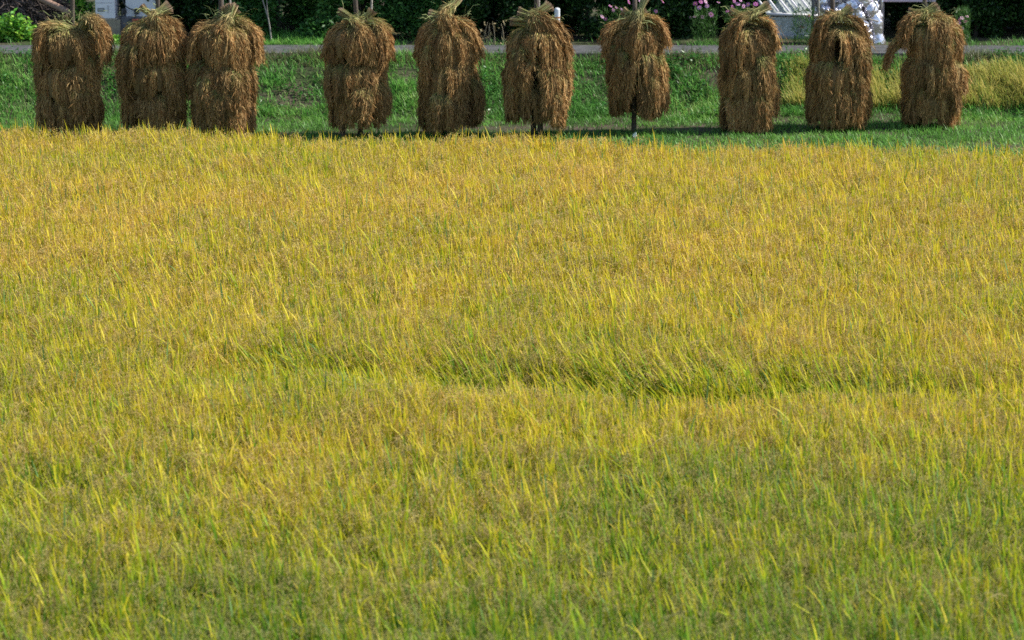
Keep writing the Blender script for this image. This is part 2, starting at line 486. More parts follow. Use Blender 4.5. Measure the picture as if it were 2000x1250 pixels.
# ------------------------------------------------------------------ grass on verge and bank
def make_grass():
    r = np.random.default_rng(5)
    mb = MB()

    def tufts(n, xr, yr, hm, hs, wd, cols, tilt=.45, keep=None, lam=None):
        x = r.uniform(*xr, n); y = r.uniform(*yr, n)
        if keep is not None:
            k = r.random(n) < keep(x, y); x, y = x[k], y[k]
        n = x.size
        z = ground_z(x, y)
        L = np.abs(r.normal(hm, hs, n)) * (.6 + .8 * vnoise(x, y, .45, 51))
        az = r.random(n) * 2 * pi; tl = np.abs(r.normal(tilt, tilt * .5, n))
        h = np.stack([np.cos(az), np.sin(az)], 1) * tl[:, None]
        s = np.linspace(0, 1, 3)[None]
        P = np.empty((n, 3, 3))
        P[..., 0] = x[:, None] + L[:, None] * h[:, :1] * s * (.5 + .7 * s)
        P[..., 1] = y[:, None] + L[:, None] * h[:, 1:] * s * (.5 + .7 * s)
        P[..., 2] = z[:, None] + L[:, None] * (s - .35 * tl[:, None] * s * s) - .01
        a2 = az + pi / 2
        D = np.stack([np.cos(a2), np.sin(a2), r.normal(0, .2, n)], 1)
        W = np.abs(r.normal(wd, wd * .25, n))[:, None] * np.array([[.9, 1, .1]])
        cols = np.array(cols)
        v = np.clip(vnoise(x, y, .8, 52) * .7 + vnoise(x, y, .25, 53) * .3 + r.normal(0, .18, n), 0, .999) * (len(cols) - 1)
        i = v.astype(int); f = (v - i)[:, None]
        c = cols[i] * (1 - f) + cols[i + 1] * f
        c = c * r.normal(1, .18, (n, 1)).clip(.5, 1.5)
        C = c[:, None] * np.array([.8, 1, 1.15])[None, :, None]
        mb.ribbons(P, D, W, C)

    soil = lambda x, y: np.clip(1 - .93 * np.exp(-((y - 40.75 + .25 * (vnoise(x, y * 0, 1.4, 8) - .5)) / .38) ** 2) * np.clip((x + 3.2) / 1, 0, 1) * np.clip((4.3 - x) / 1.2, 0, 1), 0, 1)
    G = [(.075, .17, .04), (.11, .30, .055), (.16, .40, .07), (.30, .45, .12)]
    tufts(90000, (-12, 12), (36.5, 42.4), .09, .03, .0055, [(.09, .22, .04), (.12, .31, .05), (.17, .38, .06), (.26, .42, .09)], .6, soil)
    bare = lambda x, y: np.clip(.25 + 1.5 * (vnoise(x, y, .6, 60) - .2), 0.1, 1)
    tufts(90000, (-12, 12), (41.9, 43.9), .12, .045, .0065, G, .55, bare)
    tufts(16000, (-12, 12), (43.5, 43.98), .075, .04, .006, [(.06, .13, .03), (.12, .16, .05), (.20, .20, .09), (.09, .2, .04)], .4)
    fr = np.array(at_y(480, 100, 43.9)[:1] + at_y(650, 100, 43.9)[:1] + at_y(1165, 100, 43.9)[:1] + at_y(1400, 100, 43.9)[:1])
    lip = lambda x, y: np.clip(((x > fr[0]) & (x < fr[1])) * .9 + ((x > fr[2]) & (x < fr[3])) * .9 + 1.6 * (vnoise(x, y * 0, .5, 68) - .5), 0.14, 1)
    tufts(15000, (-12, 12), (43.75, 44.05), .15, .05, .005, [(.09, .15, .05), (.16, .2, .08), (.26, .25, .14), (.08, .2, .04)], .35, lip)
    tufts(9000, (-12, 12), (41.9, 44.0), .14, .05, .005, [(.26, .24, .12), (.35, .31, .18), (.2, .2, .09)], .5, lambda x, y: np.clip(3 * (vnoise(x, y, .6, 69) - .52), 0.02, 1))
    # behind the road
    tufts(14000, (-12, 12), (45.1, 46.3), .10, .05, .006, G, .5, lambda x, y: np.clip(vnoise(x, y, 1.2, 61) * 1.6 - .5, 0.05, 1))
    tufts(7000, (-5.3, -3.4), (45.45, 46.6), .16, .05, .007, G[1:], .5)
    tag(mb.build('grass', M_GRASS, smooth=True), 'short green grass covering the verge and the bank', 'grass', kind='stuff')

    # broad-leaved weeds on the bank
    mb2 = MB()
    n = 9000
    nx = r.uniform(-12, 12, n); ny = r.uniform(41.9, 44.0, n)
    k = r.random(n) < np.clip(1.9 * (vnoise(nx, ny, .55, 62) - .38), 0, 1)
    nx, ny = nx[k], ny[k]; n = nx.size
    m = 6
    px = np.repeat(nx, m) + r.normal(0, .05, n * m); py = np.repeat(ny, m) + r.normal(0, .05, n * m)
    pz = ground_z(px, py) + r.uniform(.03, .17, n * m)
    ax = r.normal(0, 1, (n * m, 3)); ax[:, 2] = ax[:, 2] * .35 + .25
    A = unit(ax) * r.uniform(.02, .045, (n * m, 1))
    B = unit(np.cross(A, unit(np.stack([r.normal(0, .4, n * m), r.normal(0, .4, n * m), np.ones(n * m)], 1)))) * r.uniform(.010, .02, (n * m, 1))
    c = np.array([(.05, .19, .025)]) * r.normal(1, .25, (n * m, 1)).clip(.4, 1.7)
    c[r.random(n * m) < .12] = (.12, .26, .05)
    mb2.cards(np.stack([px, py, pz], 1), A, B, c)
    m_w = mat_leaf('weed_leaf', .35, .38, .45)
    tag(mb2.build('weeds', m_w), 'low broad leaved green weeds scattered over the bank', 'weeds', kind='stuff')

    # ripe self-sown grass at the right end of the bank
    mb3 = MB(); mb = mb3
    xl = at_y(1505, 180, 43)[0]
    dens = lambda x, y: np.clip((x - xl) / .5, 0, 1) * np.clip(.55 + (x - xl) * .2, 0, 1) * np.clip(2.2 * (vnoise(x, y, .5, 67) - .15), .1, 1)
    def tall(n):
        x = r.uniform(xl - .1, 12, n); y = r.uniform(42.35, 43.45, n)
        kk = r.random(n) < dens(x, y) * np.clip(1.25 - .6 * np.abs(y - 42.85) / .6, 0, 1)
        x, y = x[kk], y[kk]; n = x.size
        z = ground_z(x, y); L = np.abs(r.normal(.30, .07, n)) * np.clip(.75 + .1 * (x - xl), .7, 1.05) * (.55 + .9 * vnoise(x, y, .35, 70))
        az = r.random(n) * 2 * pi; tl = np.abs(r.normal(.32, .2, n))
        h = np.stack([np.cos(az) * tl - .12, np.sin(az) * tl], 1)
        s = np.linspace(0, 1, 4)[None]
        P = np.empty((n, 4, 3))
        P[..., 0] = x[:, None] + L[:, None] * h[:, :1] * s * (.3 + .8 * s)
        P[..., 1] = y[:, None] + L[:, None] * h[:, 1:] * s * (.3 + .8 * s)
        P[..., 2] = z[:, None] + L[:, None] * (s - .5 * tl[:, None] * s ** 3)
        D = np.stack([-np.sin(az), np.cos(az), r.normal(0, .3, n)], 1)
        W = np.abs(r.normal(.005, .001, n))[:, None] * np.array([[.8, 1, .9, .15]])
        q = np.clip(r.normal(.5, .3, n) + .35 * (vnoise(x, y, .7, 66) - .5), 0, 1)[:, None]
        c = np.array([.26, .36, .06]) * (1 - q) + np.array([.64, .52, .16]) * q
        C = c[:, None] * np.array([.7, .9, 1.05, 1.1])[None, :, None]
        mb3.ribbons(P, D, W, C)
    tall(30000)
    tag(mb3.build('dry_grass', M_RICE, smooth=True), 'pale yellow dry tall grass on the right end of the bank', 'dry grass', kind='stuff')


make_grass()


# ------------------------------------------------------------------ rice stooks
def resample(pts, S):
    pts = np.asarray(pts, float)
    n = len(pts)
    u = np.linspace(0, n - 1, S)
    i = np.clip(u.astype(int), 0, n - 2); f = (u - i)[:, None]
    g = lambda k: pts[np.clip(k, 0, n - 1)]
    p0, p1, p2, p3 = g(i - 1), g(i), g(i + 1), g(i + 2)
    return .5 * ((2 * p1) + (-p0 + p2) * f + (2 * p0 - 5 * p1 + 4 * p2 - p3) * f ** 2 + (-p0 + 3 * p1 - 3 * p2 + p3) * f ** 3)


GREEN_STRAW, TAN_STRAW, BROWN_EAR, RED_EAR = (.28, .32, .10), (.38, .30, .13), (.385, .245, .10), (.375, .205, .08)


def sheaf_mesh(name, spine, ra, rb, n, seed, ref=None, greens=.35, ears=True, jit=.12, w=.0055, pale=0.0, butt=False):
    """a bundle of straws along a spine: butt end first, grain heads last"""
    r = np.random.default_rng(seed)
    S = 8
    sp = resample(spine, 24)
    RA = np.interp(np.linspace(0, 1, 24), np.linspace(0, 1, len(ra)), ra)
    RB = np.interp(np.linspace(0, 1, 24), np.linspace(0, 1, len(rb)), rb)
    T = unit(np.gradient(sp, axis=0))
    if ref is None:
        ch = sp[-1] - sp[0]
        ref = np.cross(ch, (0, 0, 1.)) if abs(unit(ch)[2]) < .95 else np.array([1., 0, 0])
    Lt = unit(np.broadcast_to(ref, sp.shape) - T * (T @ np.asarray(ref, float))[:, None])
    Nm = np.cross(Lt, T)
    nc = 17
    th = r.random(nc) * 2 * pi; rr = np.sqrt(r.random(nc)) * .95
    ca, cb = rr * np.cos(th), rr * np.sin(th)
    cl = r.normal(1, jit, nc).clip(.7, 1.12)
    ci = r.integers(0, nc, n)
    a = (ca[ci] * .75 + r.normal(0, .42, n)).clip(-1.15, 1.15); b = (cb[ci] * .75 + r.normal(0, .42, n)).clip(-1.1, 1.1)
    a2 = ca[ci] * 1.12 + r.normal(0, .085, n); b2 = cb[ci] * 1.12 + r.normal(0, .085, n)   # locks pull together at the tips
    Ls = (cl[ci] * r.normal(1, .05, n)).clip(.5, 1.12)
    s = np.linspace(0, 1, S)[None] * np.ones((n, 1))
    u = s * Ls[:, None]
    ui = np.clip(u, 0, 1) * 23
    i0 = np.clip(ui.astype(int), 0, 22); f = (ui - i0)[..., None]
    g = lambda A: A[i0] * (1 - f) + A[i0 + 1] * f
    over = np.clip(u - 1, 0, 1)[..., None]
    ln = np.linalg.norm(np.diff(sp, axis=0), axis=1).sum()
    C0 = g(sp) + over * ln * T[-1]
    aa = a[:, None] * (1 - s) + a2[:, None] * s + r.normal(0, .05, (n, S)) * s
    bb = b[:, None] * (1 - s) + b2[:, None] * s + r.normal(0, .05, (n, S)) * s
    P = C0 + g(Lt) * (aa * g(RA[:, None])[..., 0])[..., None] + g(Nm) * (bb * g(RB[:, None])[..., 0])[..., None]
    fly = (r.random(n) < .04)[:, None, None]
    P = P + fly * (s[..., None] ** 2) * r.normal(0, .05, (n, 1, 3))
    D = unit(g(Lt) * r.normal(0, 1, (n, 1, 1)) + g(Nm) * r.normal(0, 1, (n, 1, 1)))
    prof = np.array([1, 1, .9, .9, 1.1, 1.35, 1.2, .25]) if ears else np.array([1, 1, 1, 1, 1, .9, .7, .2])
    W = (w * r.normal(1, .2, n).clip(.5, 1.6))[:, None] * prof[None]
    gq = (r.random(n) < greens)[:, None, None]
    stalk = np.where(gq, np.array(GREEN_STRAW), np.array(TAN_STRAW))
    if pale: stalk = stalk * (1 - pale) + np.array([.62, .56, .32]) * pale
    ear = np.where((r.random(n) < .4)[:, None, None], np.array(RED_EAR), np.array(BROWN_EAR))
    if not ears: ear = stalk * .9
    t = np.clip((s - .28) / .4, 0, 1)[..., None]
    C = stalk * (1 - t) + ear * t
    if butt: C = C + np.clip(1 - s / .16, 0, 1)[..., None] * (np.array([.40, .27, .19]) - C)
    C = C * (r.normal(1, .16, nc).clip(.6, 1.4)[ci] * r.normal(1, .18, n).clip(.5, 1.6))[:, None, None]
    mb = MB()
    cs = resample(spine, 12)
    q = np.linspace(0, 1, 12)
    k = np.interp(q, [0, .1, .7, 1], [.8, .7, .58, .2])
    # solid heart of the bundle
    RAi, RBi = np.interp(q, np.linspace(0, 1, len(ra)), ra) * k, np.interp(q, np.linspace(0, 1, len(rb)), rb) * k
    TT = unit(np.gradient(cs, axis=0)); LL = unit(np.broadcast_to(ref, cs.shape) - TT * (TT @ np.asarray(ref, float))[:, None]); NN = np.cross(LL, TT)
    tt = np.arange(8) * pi / 4
    V = cs[:, None] + LL[:, None] * (RAi[:, None] * np.cos(tt))[..., None] + NN[:, None] * (RBi[:, None] * np.sin(tt))[..., None]
    V = V.reshape(-1, 3)
    i = np.arange(11)[:, None] * 8; j = np.arange(8)[None]; j2 = (j + 1) % 8
    F = np.stack([i + j, i + 8 + j, i + 8 + j2, i + j2], -1).reshape(-1, 4)
    V = np.vstack([V, cs[:1], cs[-1:]])
    F = np.vstack([F] + [[(96, (jj + 0) % 8, (jj + 1) % 8, (jj + 2) % 8)] for jj in (0, 2, 4, 6)] + [[(97, 88 + (jj + 2) % 8, 88 + (jj + 1) % 8, 88 + jj)] for jj in (0, 2, 4, 6)])
    mb.add(V, F, (.22, .145, .065))
    mb.ribbons(P, D, W, C)
    # short straw and leaf ends, brushed downwards and standing off the bundle
    m = int(n * 6)
    idx = r.integers(0, n, m)
    tq = r.uniform(.22 if butt else .02, .97, m) ** .85 * (S - 1)
    k0 = np.clip(tq.astype(int), 0, S - 2); ff = (tq - k0)[:, None]
    lerp = lambda A: A[idx, k0] * (1 - ff) + A[idx, k0 + 1] * ff
    off = lerp(P - C0)
    Ps = lerp(P) + off * .08
    o_ = unit(off); tg = unit(P[idx, k0 + 1] - P[idx, k0])
    d0 = unit(tg + r.normal(0, .30, (m, 3)) + o_ * r.uniform(0, .5, (m, 1)))
    Lh = r.uniform(.05, .15, (m, 1))
    p1 = Ps + d0 * Lh * .5
    d1 = unit(d0 + np.array([0, 0, -.55]) + r.normal(0, .2, (m, 3)))
    Ph = np.stack([Ps, p1, p1 + d1 * Lh * .5], 1)
    Wh = (r.uniform(.0032, .0062, m))[:, None] * np.array([[.8, 1, .25]])
    Ch = lerp(C) * r.normal(1, .2, (m, 1)).clip(.5, 1.6)
    mb.ribbons(Ph, unit(np.cross(d0, rdir(m, r))), Wh, np.repeat(Ch[:, None], 3, 1))
    if ears:   # clusters of grain along the hanging ends
        G = 4
        idx = np.repeat(np.arange(n), G)
        tq = r.uniform(.45, 1.0, n * G) ** .8 * (S - 1)
        k0 = np.clip(tq.astype(int), 0, S - 2); ff = (tq - k0)[:, None]
        Pg = P[idx, k0] * (1 - ff) + P[idx, k0 + 1] * ff + r.normal(0, .014, (n * G, 3))
        tg = unit(P[idx, k0 + 1] - P[idx, k0])
        A = unit(tg + r.normal(0, .34, (n * G, 3))) * r.uniform(.012, .026, (n * G, 1))
        B = unit(np.cross(A, rdir(n * G, r))) * r.uniform(.004, .008, (n * G, 1))
        mb.cards(Pg, A, B, C[idx, k0] * r.normal(1, .22, (n * G, 1)).clip(.5, 1.6))
    return mb.build(name, M_STRAW, me_only=True)


def ring_spine(hang, out=.50, rise=.09):
    return [(.05, 0, rise + .02), (.24, 0, rise * .62), (out * .76, 0, .03), (out * .97, 0, -.04), (out * 1.08, 0, -.42 * hang), (out * 1.06, 0, -hang)]


RING = []
for v in range(7):
    rr = random.Random(100 + v)
    RING.append(sheaf_mesh('sheaf', ring_spine(rr.uniform(.39, .44), rr.uniform(.46, .52)), [.10, .16, .20, .21, .205, .18], [.05, .06, .07, .08, .10, .10],
                           420, 200 + v, ref=np.array([0, 1., 0]), greens=rr.uniform(.25, .5)))

SMALL = []
for v in range(4):
    rr = random.Random(150 + v)
    SMALL.append(sheaf_mesh('sheaf', [(.22, 0, .02), (.36, 0, .05), (.47, 0, .0), (.53, 0, -.11), (.545, 0, -.25), (.53, 0, -rr.uniform(.38, .48))],
                            [.05, .08, .11, .13, .14, .12], [.04, .05, .055, .06, .07, .06], 300, 260 + v, ref=np.array([0, 1., 0]), greens=.55))


def pole(parent, pts, r0, r1, c=(.10, .08, .065), name='pole'):
    mb = MB()
    pp = resample(pts, 8)
    mb.tube(pp, np.linspace(r0, r1, 8), c, 10)
    return mb.build(name, M_WOOD, parent, smooth=True)


# px of body left / right, shoulder y, hem y, base y, cleft offset (fraction of the half width), extras
ST = [
    dict(x=(75, 213), sh=58, hem=256, base=266, cl=.1, amp=.0, seed=1, tiers=(0, .40, .78),
         label='rice stook at far left with a V shaped notch in its top', pole=[(142, 262), (142, 100), (141, -40)],
         caps=[([(158, 72), (130, 58), (95, 48), (76, 66), (72, 105)], -.32, [.04, .10, .13, .14, .12], .35, 0.1),
               ([(152, 74), (166, 48), (178, 36), (200, 60), (208, 110)], -.30, [.03, .09, .12, .15, .14], .55, .55),
               ([(128, 30), (140, 48), (158, 66), (170, 120)], .05, [.05, .04, .1, .12], .3, 0)]),
    dict(x=(233, 371), sh=48, hem=258, base=268, cl=-.1, amp=.03, seed=2, tiers=(0, .38, .80),
         label='rice stook second from left with two butts crossed like antlers on top', pole=[(308, 264), (308, 100), (308, -30)],
         caps=[([(332, 12), (312, 24), (300, 34), (318, 60), (335, 105)], -.30, [.06, .045, .07, .13, .12], .4, .25),
               ([(276, 12), (290, 26), (308, 34), (345, 48), (366, 100)], -.12, [.045, .035, .06, .12, .12], .4, .1),
               ([(322, 40), (300, 44), (262, 58), (238, 110)], -.1, [.05, .06, .12, .14], .3, 0)]),
    dict(x=(369, 509), sh=56, hem=262, base=270, cl=.1, amp=.0, seed=3, tiers=(0, .44, .86),
         label='rice stook third from left with a ragged tuft of butts around its pole', pole=[(432, 264), (432, 100), (431, -30)],
         caps=[([(452, 12), (450, 28), (440, 42), (428, 60), (436, 90)], -.36, [.07, .05, .06, .12, .10], .6, .3),
               ([(442, 14), (442, 30), (420, 46), (385, 62), (372, 110)], -.15, [.07, .05, .08, .15, .14], .5, .1),
               ([(462, 16), (452, 32), (478, 46), (500, 66), (505, 110)], -.1, [.06, .05, .08, .14, .13], .35, 0)],
         extra=[[(436, 30), (434, -25)], [(450, 20), (449, -20)]]),
    dict(x=(629, 766), sh=58, hem=246, base=268, cl=.15, amp=.04, seed=4, tiers=(0, .42, .84), taper=.12,
         label='rice stook fourth from left narrowing to a dark foot, with two thin poles on top', pole=[(704, 264), (700, 100), (691, -40)],
         caps=[([(664, 22), (682, 32), (700, 50), (706, 62), (712, 100)], -.36, [.045, .04, .07, .13, .11], .65, .25),
               ([(728, 20), (716, 34), (696, 42), (655, 60), (636, 100)], -.1, [.055, .04, .07, .13, .13], .5, .1),
               ([(720, 44), (732, 46), (750, 60), (758, 110)], -.2, [.05, .08, .13, .13], .35, 0)],
         extra=[[(724, 60), (727, -30)]], foot=[(668, 262), (672, 200)]),
    dict(x=(811, 942), sh=58, hem=254, base=266, cl=.2, amp=.05, seed=5, tiers=(0, .40, .82),
         label='rice stook fifth from left with a curved butt horn rising from its top', pole=[(868, 262), (868, 120), (866, 40)],
         caps=[([(892, -6), (886, 8), (870, 22), (872, 40), (886, 80)], -.30, [.06, .045, .05, .11, .10], .5, .3),
               ([(838, 26), (858, 30), (882, 40), (915, 52), (934, 100)], -.12, [.045, .04, .09, .14, .14], .6, .1),
               ([(880, 42), (860, 44), (832, 56), (816, 100)], -.1, [.06, .07, .12, .13], .35, 0)]),
    dict(x=(980, 1117), sh=62, hem=240, base=268, cl=.0, amp=.13, seed=6, tiers=(0, .42, .80),
         label='rice stook in front of the white marker post, standing on two dark legs', pole=[(1041, 266), (1046, 120), (1048, -30)],
         caps=[([(1074, 12), (1062, 20), (1040, 30), (1056, 48), (1080, 90)], -.28, [.06, .045, .06, .15, .13], .55, .3),
               ([(1012, 22), (1032, 28), (1058, 36), (1092, 54), (1110, 105)], -.1, [.055, .04, .08, .14, .14], .5, .1),
               ([(998, 42), (1020, 44), (1040, 48), (1050, 70), (1052, 110)], -.22, [.05, .05, .07, .10, .1], .4, .1)],
         extra=[[(1052, 40), (1053, -15)]], foot=[(1057, 264), (1052, 190)]),
    dict(x=(1177, 1301), sh=58, hem=224, base=260, cl=.05, amp=.16, seed=17, tiers=(0, .40, .74),
         label='rice stook with a pale upright sheaf on top and one bare pole leg below', pole=[(1238, 258), (1239, 150), (1240, -10)],
         caps=[([(1262, -8), (1254, 14), (1247, 36), (1240, 56), (1234, 78)], -.34, [.05, .03, .035, .06, .06], .7, .55),
               ([(1216, 20), (1232, 30), (1255, 34), (1285, 44), (1300, 80)], -.1, [.05, .04, .08, .12, .12], .5, .05),
               ([(1258, 16), (1245, 26), (1225, 40), (1192, 56), (1182, 95)], -.12, [.055, .04, .07, .13, .13], .5, .2)]),
    dict(x=(1395, 1520), sh=57, hem=248, base=256, cl=.1, amp=.08, seed=8, tiers=(0, .44, .82), taper=.08,
         label='rice stook left of the silver greenhouse roof with one butt pointing up right', pole=[(1458, 252), (1458, 120), (1458, 30)],
         caps=[([(1500, 10), (1484, 20), (1460, 30), (1436, 46), (1428, 90)], -.24, [.055, .04, .07, .15, .14], .7, .35),
               ([(1425, 22), (1445, 28), (1470, 34), (1502, 44), (1516, 85)], -.1, [.05, .04, .08, .12, .12], .5, .1)]),
    dict(x=(1567, 1697), sh=60, hem=244, base=252, cl=.05, amp=.12, seed=9, tiers=(0, .40, .80),
         label='rice stook in front of the silver wrapped bundles with a raised butt', pole=[(1630, 248), (1629, 120), (1625, -25)],
         caps=[([(1660, 14), (1646, 24), (1630, 30), (1604, 42), (1596, 90)], -.24, [.05, .035, .06, .14, .13], .7, .35),
               ([(1612, 26), (1628, 30), (1650, 34), (1680, 48), (1692, 90)], -.12, [.04, .04, .08, .13, .12], .5, .1)],
         extra=[[(1600, 60), (1598, -25)]]),
    dict(x=(1752, 1878), sh=48, hem=238, base=246, cl=-.1, amp=.03, seed=10, tiers=(0, .36, .66, .98), rough=1.9,
         label='lumpy rice stook at far right with a sheaf sticking out on its left', pole=[(1806, 240), (1806, 120), (1806, -20)],
         caps=[([(1830, 12), (1814, 20), (1795, 28), (1772, 40), (1762, 80)], -.2, [.055, .045, .08, .13, .13], .6, .2),
               ([(1774, 22), (1790, 26), (1815, 32), (1850, 38), (1870, 75)], -.15, [.045, .05, .09, .14, .13], .5, .1),
               ([(1790, 70), (1762, 78), (1742, 95), (1732, 124)], -.05, [.06, .09, .10, .08], .3, 0),
               ([(1830, 130), (1855, 128), (1878, 140), (1883, 170)], -.15, [.05, .07, .09, .08], .3, 0),
               ([(1820, 158), (1845, 156), (1862, 170), (1868, 205)], -.38, [.05, .08, .11, .10], .3, 0)]),
]


def make_stook(d):
    r = random.Random(d['seed'] * 37)
    xc = (d['x'][0] + d['x'][1]) / 2
    base = at_z(xc, d['base'], 0.0)
    Y0 = base[1]
    root = empty('rice_stook', base)
    tag(root, d['label'], 'rice stook', 'rice stooks standing in a row behind the field')
    loc = lambda px, py, dy=0.0: tuple(np.array(at_y(px, py, Y0 + dy)) - np.array(base))
    hw = (loc(d['x'][1], 150)[0] - loc(d['x'][0], 150)[0]) / 2
    zsh = loc(xc, d['sh'] + 9, -.1)[2]
    zhem = loc(xc, d['hem'], -.3)[2]
    rough = d.get('rough', 1.0)
    p = [loc(*q) for q in d['pole']]
    p[0] = (p[0][0], p[0][1], -.15)
    pole(root, p, .045, .035)
    for e in d.get('extra', []):
        pole(root, [loc(*e[0], .05), loc(*e[1], .1)], .02, .014, (.34, .31, .27), 'stick')
    if 'foot' in d:
        q = [loc(*u, -.12) for u in d['foot']]
        q[0] = (q[0][0], q[0][1], -.1)
        pole(root, q, .05, .04, (.10, .08, .065), 'leg')
    # sheaves in tiers, hung round the pole
    zhem += r.uniform(-.03, .05); hang_total = zsh - zhem
    mid = r.uniform(.46, .62)
    lean_ = (r.gauss(0, .02), r.gauss(0, .02))
    tiers = d['tiers']
    nt_ = len(tiers)
    run = hang_total - .50
    nt_ = 3
    ztop = [zsh - .02, zsh - .02 - run * (.47 + .12 * r.random()), zhem + .48]
    for ti, zt in enumerate(ztop):
        n = 9
        tier_r = (.99, 1.05, 1.01)[ti] * r.uniform(.98, 1.03)
        off = r.random() * .7 + ti * .35
        for k in range(n):
            phi = -pi / 2 + (k + off) * 2 * pi / n + r.gauss(0, .09)
            # open a cleft at the front
            dfr = (phi + pi / 2 + pi) % (2 * pi) - pi - d['cl'] * .6
            if d['amp'] and abs(dfr) < 1.3 and (ti < 2 or d['amp'] > .12):
                phi += math.copysign(d['amp'] * 2.4 * (1 - abs(dfr) / 1.3), dfr)
            me = RING[r.randrange(len(RING))]
            o = link('sheaf', me, root)
            tp = 1 - d.get('taper', 0) * ti * .5
            sc = (hw - .178) / .50 * tp * (1 + r.gauss(0, .035) * rough) * tier_r
            zz = zt + r.gauss(0, .022) * rough
            o.location = (lean_[0] * zz, lean_[1] * zz, zz)
            o.rotation_euler = (r.gauss(0, .06) * rough, r.gauss(0, .035), phi)
            o.scale = (sc, r.uniform(.9, 1.15) * (-1 if r.random() < .5 else 1), r.uniform(.92, 1.08) * (1.0 if ti < nt_ - 1 else .98))
    # loose sheaves slung over the others, mostly on the sunny side
    for k in range(d.get('loose', 6)):
        phi = -pi / 2 + r.choice([.6, .8, 1.1, 1.4, -.7, -1.0] if d['amp'] > .1 else [.45, .8, 1.1, 1.4, -.5, -1.0, .25]) + r.gauss(0, .10)
        o = link('sheaf', SMALL[r.randrange(len(SMALL))], root)
        sc = (hw - .105) / .50 * (1 - d.get('taper', 0) * .5)
        o.location = (0, 0, zhem + .50 + r.random() * (hang_total - .62))
        o.rotation_euler = (r.gauss(0, .12), r.gauss(0, .04), phi)
        o.scale = (sc * r.uniform(.98, 1.06), r.uniform(.85, 1.1), r.uniform(.85, 1.1))
    sk = MB(); rs = np.random.default_rng(d['seed'] + 900)
    nsp = 50
    c0 = np.array(loc(xc, d['sh'] - 22, -.12))
    P0 = c0 + rs.normal(0, 1, (nsp, 3)) * np.array([.15, .10, .05])
    dd = unit(np.stack([rs.normal(0, .5, nsp) + (P0 - c0)[:, 0] * 3, rs.normal(-.3, .5, nsp), rs.normal(.5, .4, nsp)], 1))
    Ls = rs.uniform(.10, .26, (nsp, 1))
    p1 = P0 + dd * Ls * .6
    Pk = np.stack([P0, p1, p1 + unit(dd + np.array([0, 0, -.7])) * Ls * .45], 1)
    sk.ribbons(Pk, rdir(nsp, rs), np.tile([[.005, .005, .0015]], (nsp, 1)),
               np.repeat((np.array([[.30, .34, .14]]) * rs.normal(1, .3, (nsp, 1)).clip(.4, 1.7))[:, None], 3, 1))
    tag(sk.build('loose_straw', M_STRAW, root), kind='stuff')
    for ci, (pts, dy, rad, gr, pale) in enumerate(d['caps']):
        pale *= .6
        m = len(pts)
        sp = []
        for i, (px, py) in enumerate(pts):
            t = i / (m - 1)
            sp.append(loc(px, py, dy * (.35 + .65 * min(1, t * 1.6)) * 1.0))
        # the droop follows the shoulder outwards
        rad = [rad[0] * 1.35, rad[1] * 1.2] + [q * 1.12 for q in rad[2:]]
        me = sheaf_mesh('cap_sheaf', sp, rad, [rad[0] * .9, rad[1] * .9] + [q * .42 for q in rad[2:]], 420, d['seed'] * 10 + ci, greens=gr, pale=pale, butt=True)
        link('cap_sheaf', me, root)
    return root


for d in ST: make_stook(d)


# ------------------------------------------------------------------ planting and things behind the road
def leaf_cloud(mb, blobs, n, size, col, r, flat=.3):
    """leaves spread through ellipsoids (cx,cy,cz,rx,ry,rz)"""
    B = np.array(blobs, float)
    vol = B[:, 3] * B[:, 4] * B[:, 5]
    bi = r.choice(len(B), n, p=vol / vol.sum())
    u = rdir(n, r) * (r.random((n, 1)) ** .45)
    P = B[bi, :3] + u * B[bi, 3:] * (1 + .12 * r.normal(size=(n, 1)))
    ax = r.normal(size=(n, 3)); ax[:, 2] = ax[:, 2] * .6 - flat
    A = unit(ax) * size * r.uniform(.6, 1.25, (n, 1))
    nn = unit(r.normal(0, .6, (n, 3)) + np.array([0, 0, .8]) + u * .4)
    Bx = unit(np.cross(A, nn)) * size * .52 * r.uniform(.7, 1.2, (n, 1))
    c = np.array(col)[r.integers(0, len(col), n)] * r.normal(1, .2, (n, 1)).clip(.5, 1.5)
    mb.cards(P, A, Bx, c)


def shrub_protos():
    out = []
    for v in range(4):
        r = np.random.default_rng(300 + v)
        bright = 2.6 if v in (1, 2) else 1.25  # sunlit look of the middle shrubs is put into their leaf colour
        blobs = []
        for i in range(26):
            blobs.append((r.uniform(-.95, .95), r.uniform(-.4, .4), .2 + 2.4 * (i + .5) / 26 + r.uniform(-.1, .1), r.uniform(.26, .48), r.uniform(.2, .38), r.uniform(.2, .4)))
        mb = MB(); leaf_cloud(mb, blobs, 22000, .042, list(np.array([(.016, .05, .012), (.025, .075, .014), (.04, .10, .018), (.02, .06, .014)]) * bright), r)
        crown = mb.build('crown', M_LEAF, me_only=True)
        mt = MB()
        mt.tube(resample([(0, 0, -.1), (.03, .02, .5), (-.02, 0, 1.1), (.02, 0, 2.2)], 8), np.linspace(.06, .02, 8), (.06, .05, .04))
        for i in range(6):
            a = r.uniform(0, 2 * pi); z0 = r.uniform(.3, 1.2)
            mt.tube(resample([(0, 0, z0), (.3 * cos(a), .2 * sin(a), z0 + .35), (.6 * cos(a), .35 * sin(a), z0 + .9)], 5), np.linspace(.025, .008, 5), (.06, .05, .04), 6)
        out.append((crown, mt.build('trunk', M_WOOD, me_only=True, smooth=True)))
    return out


PROTO = shrub_protos()


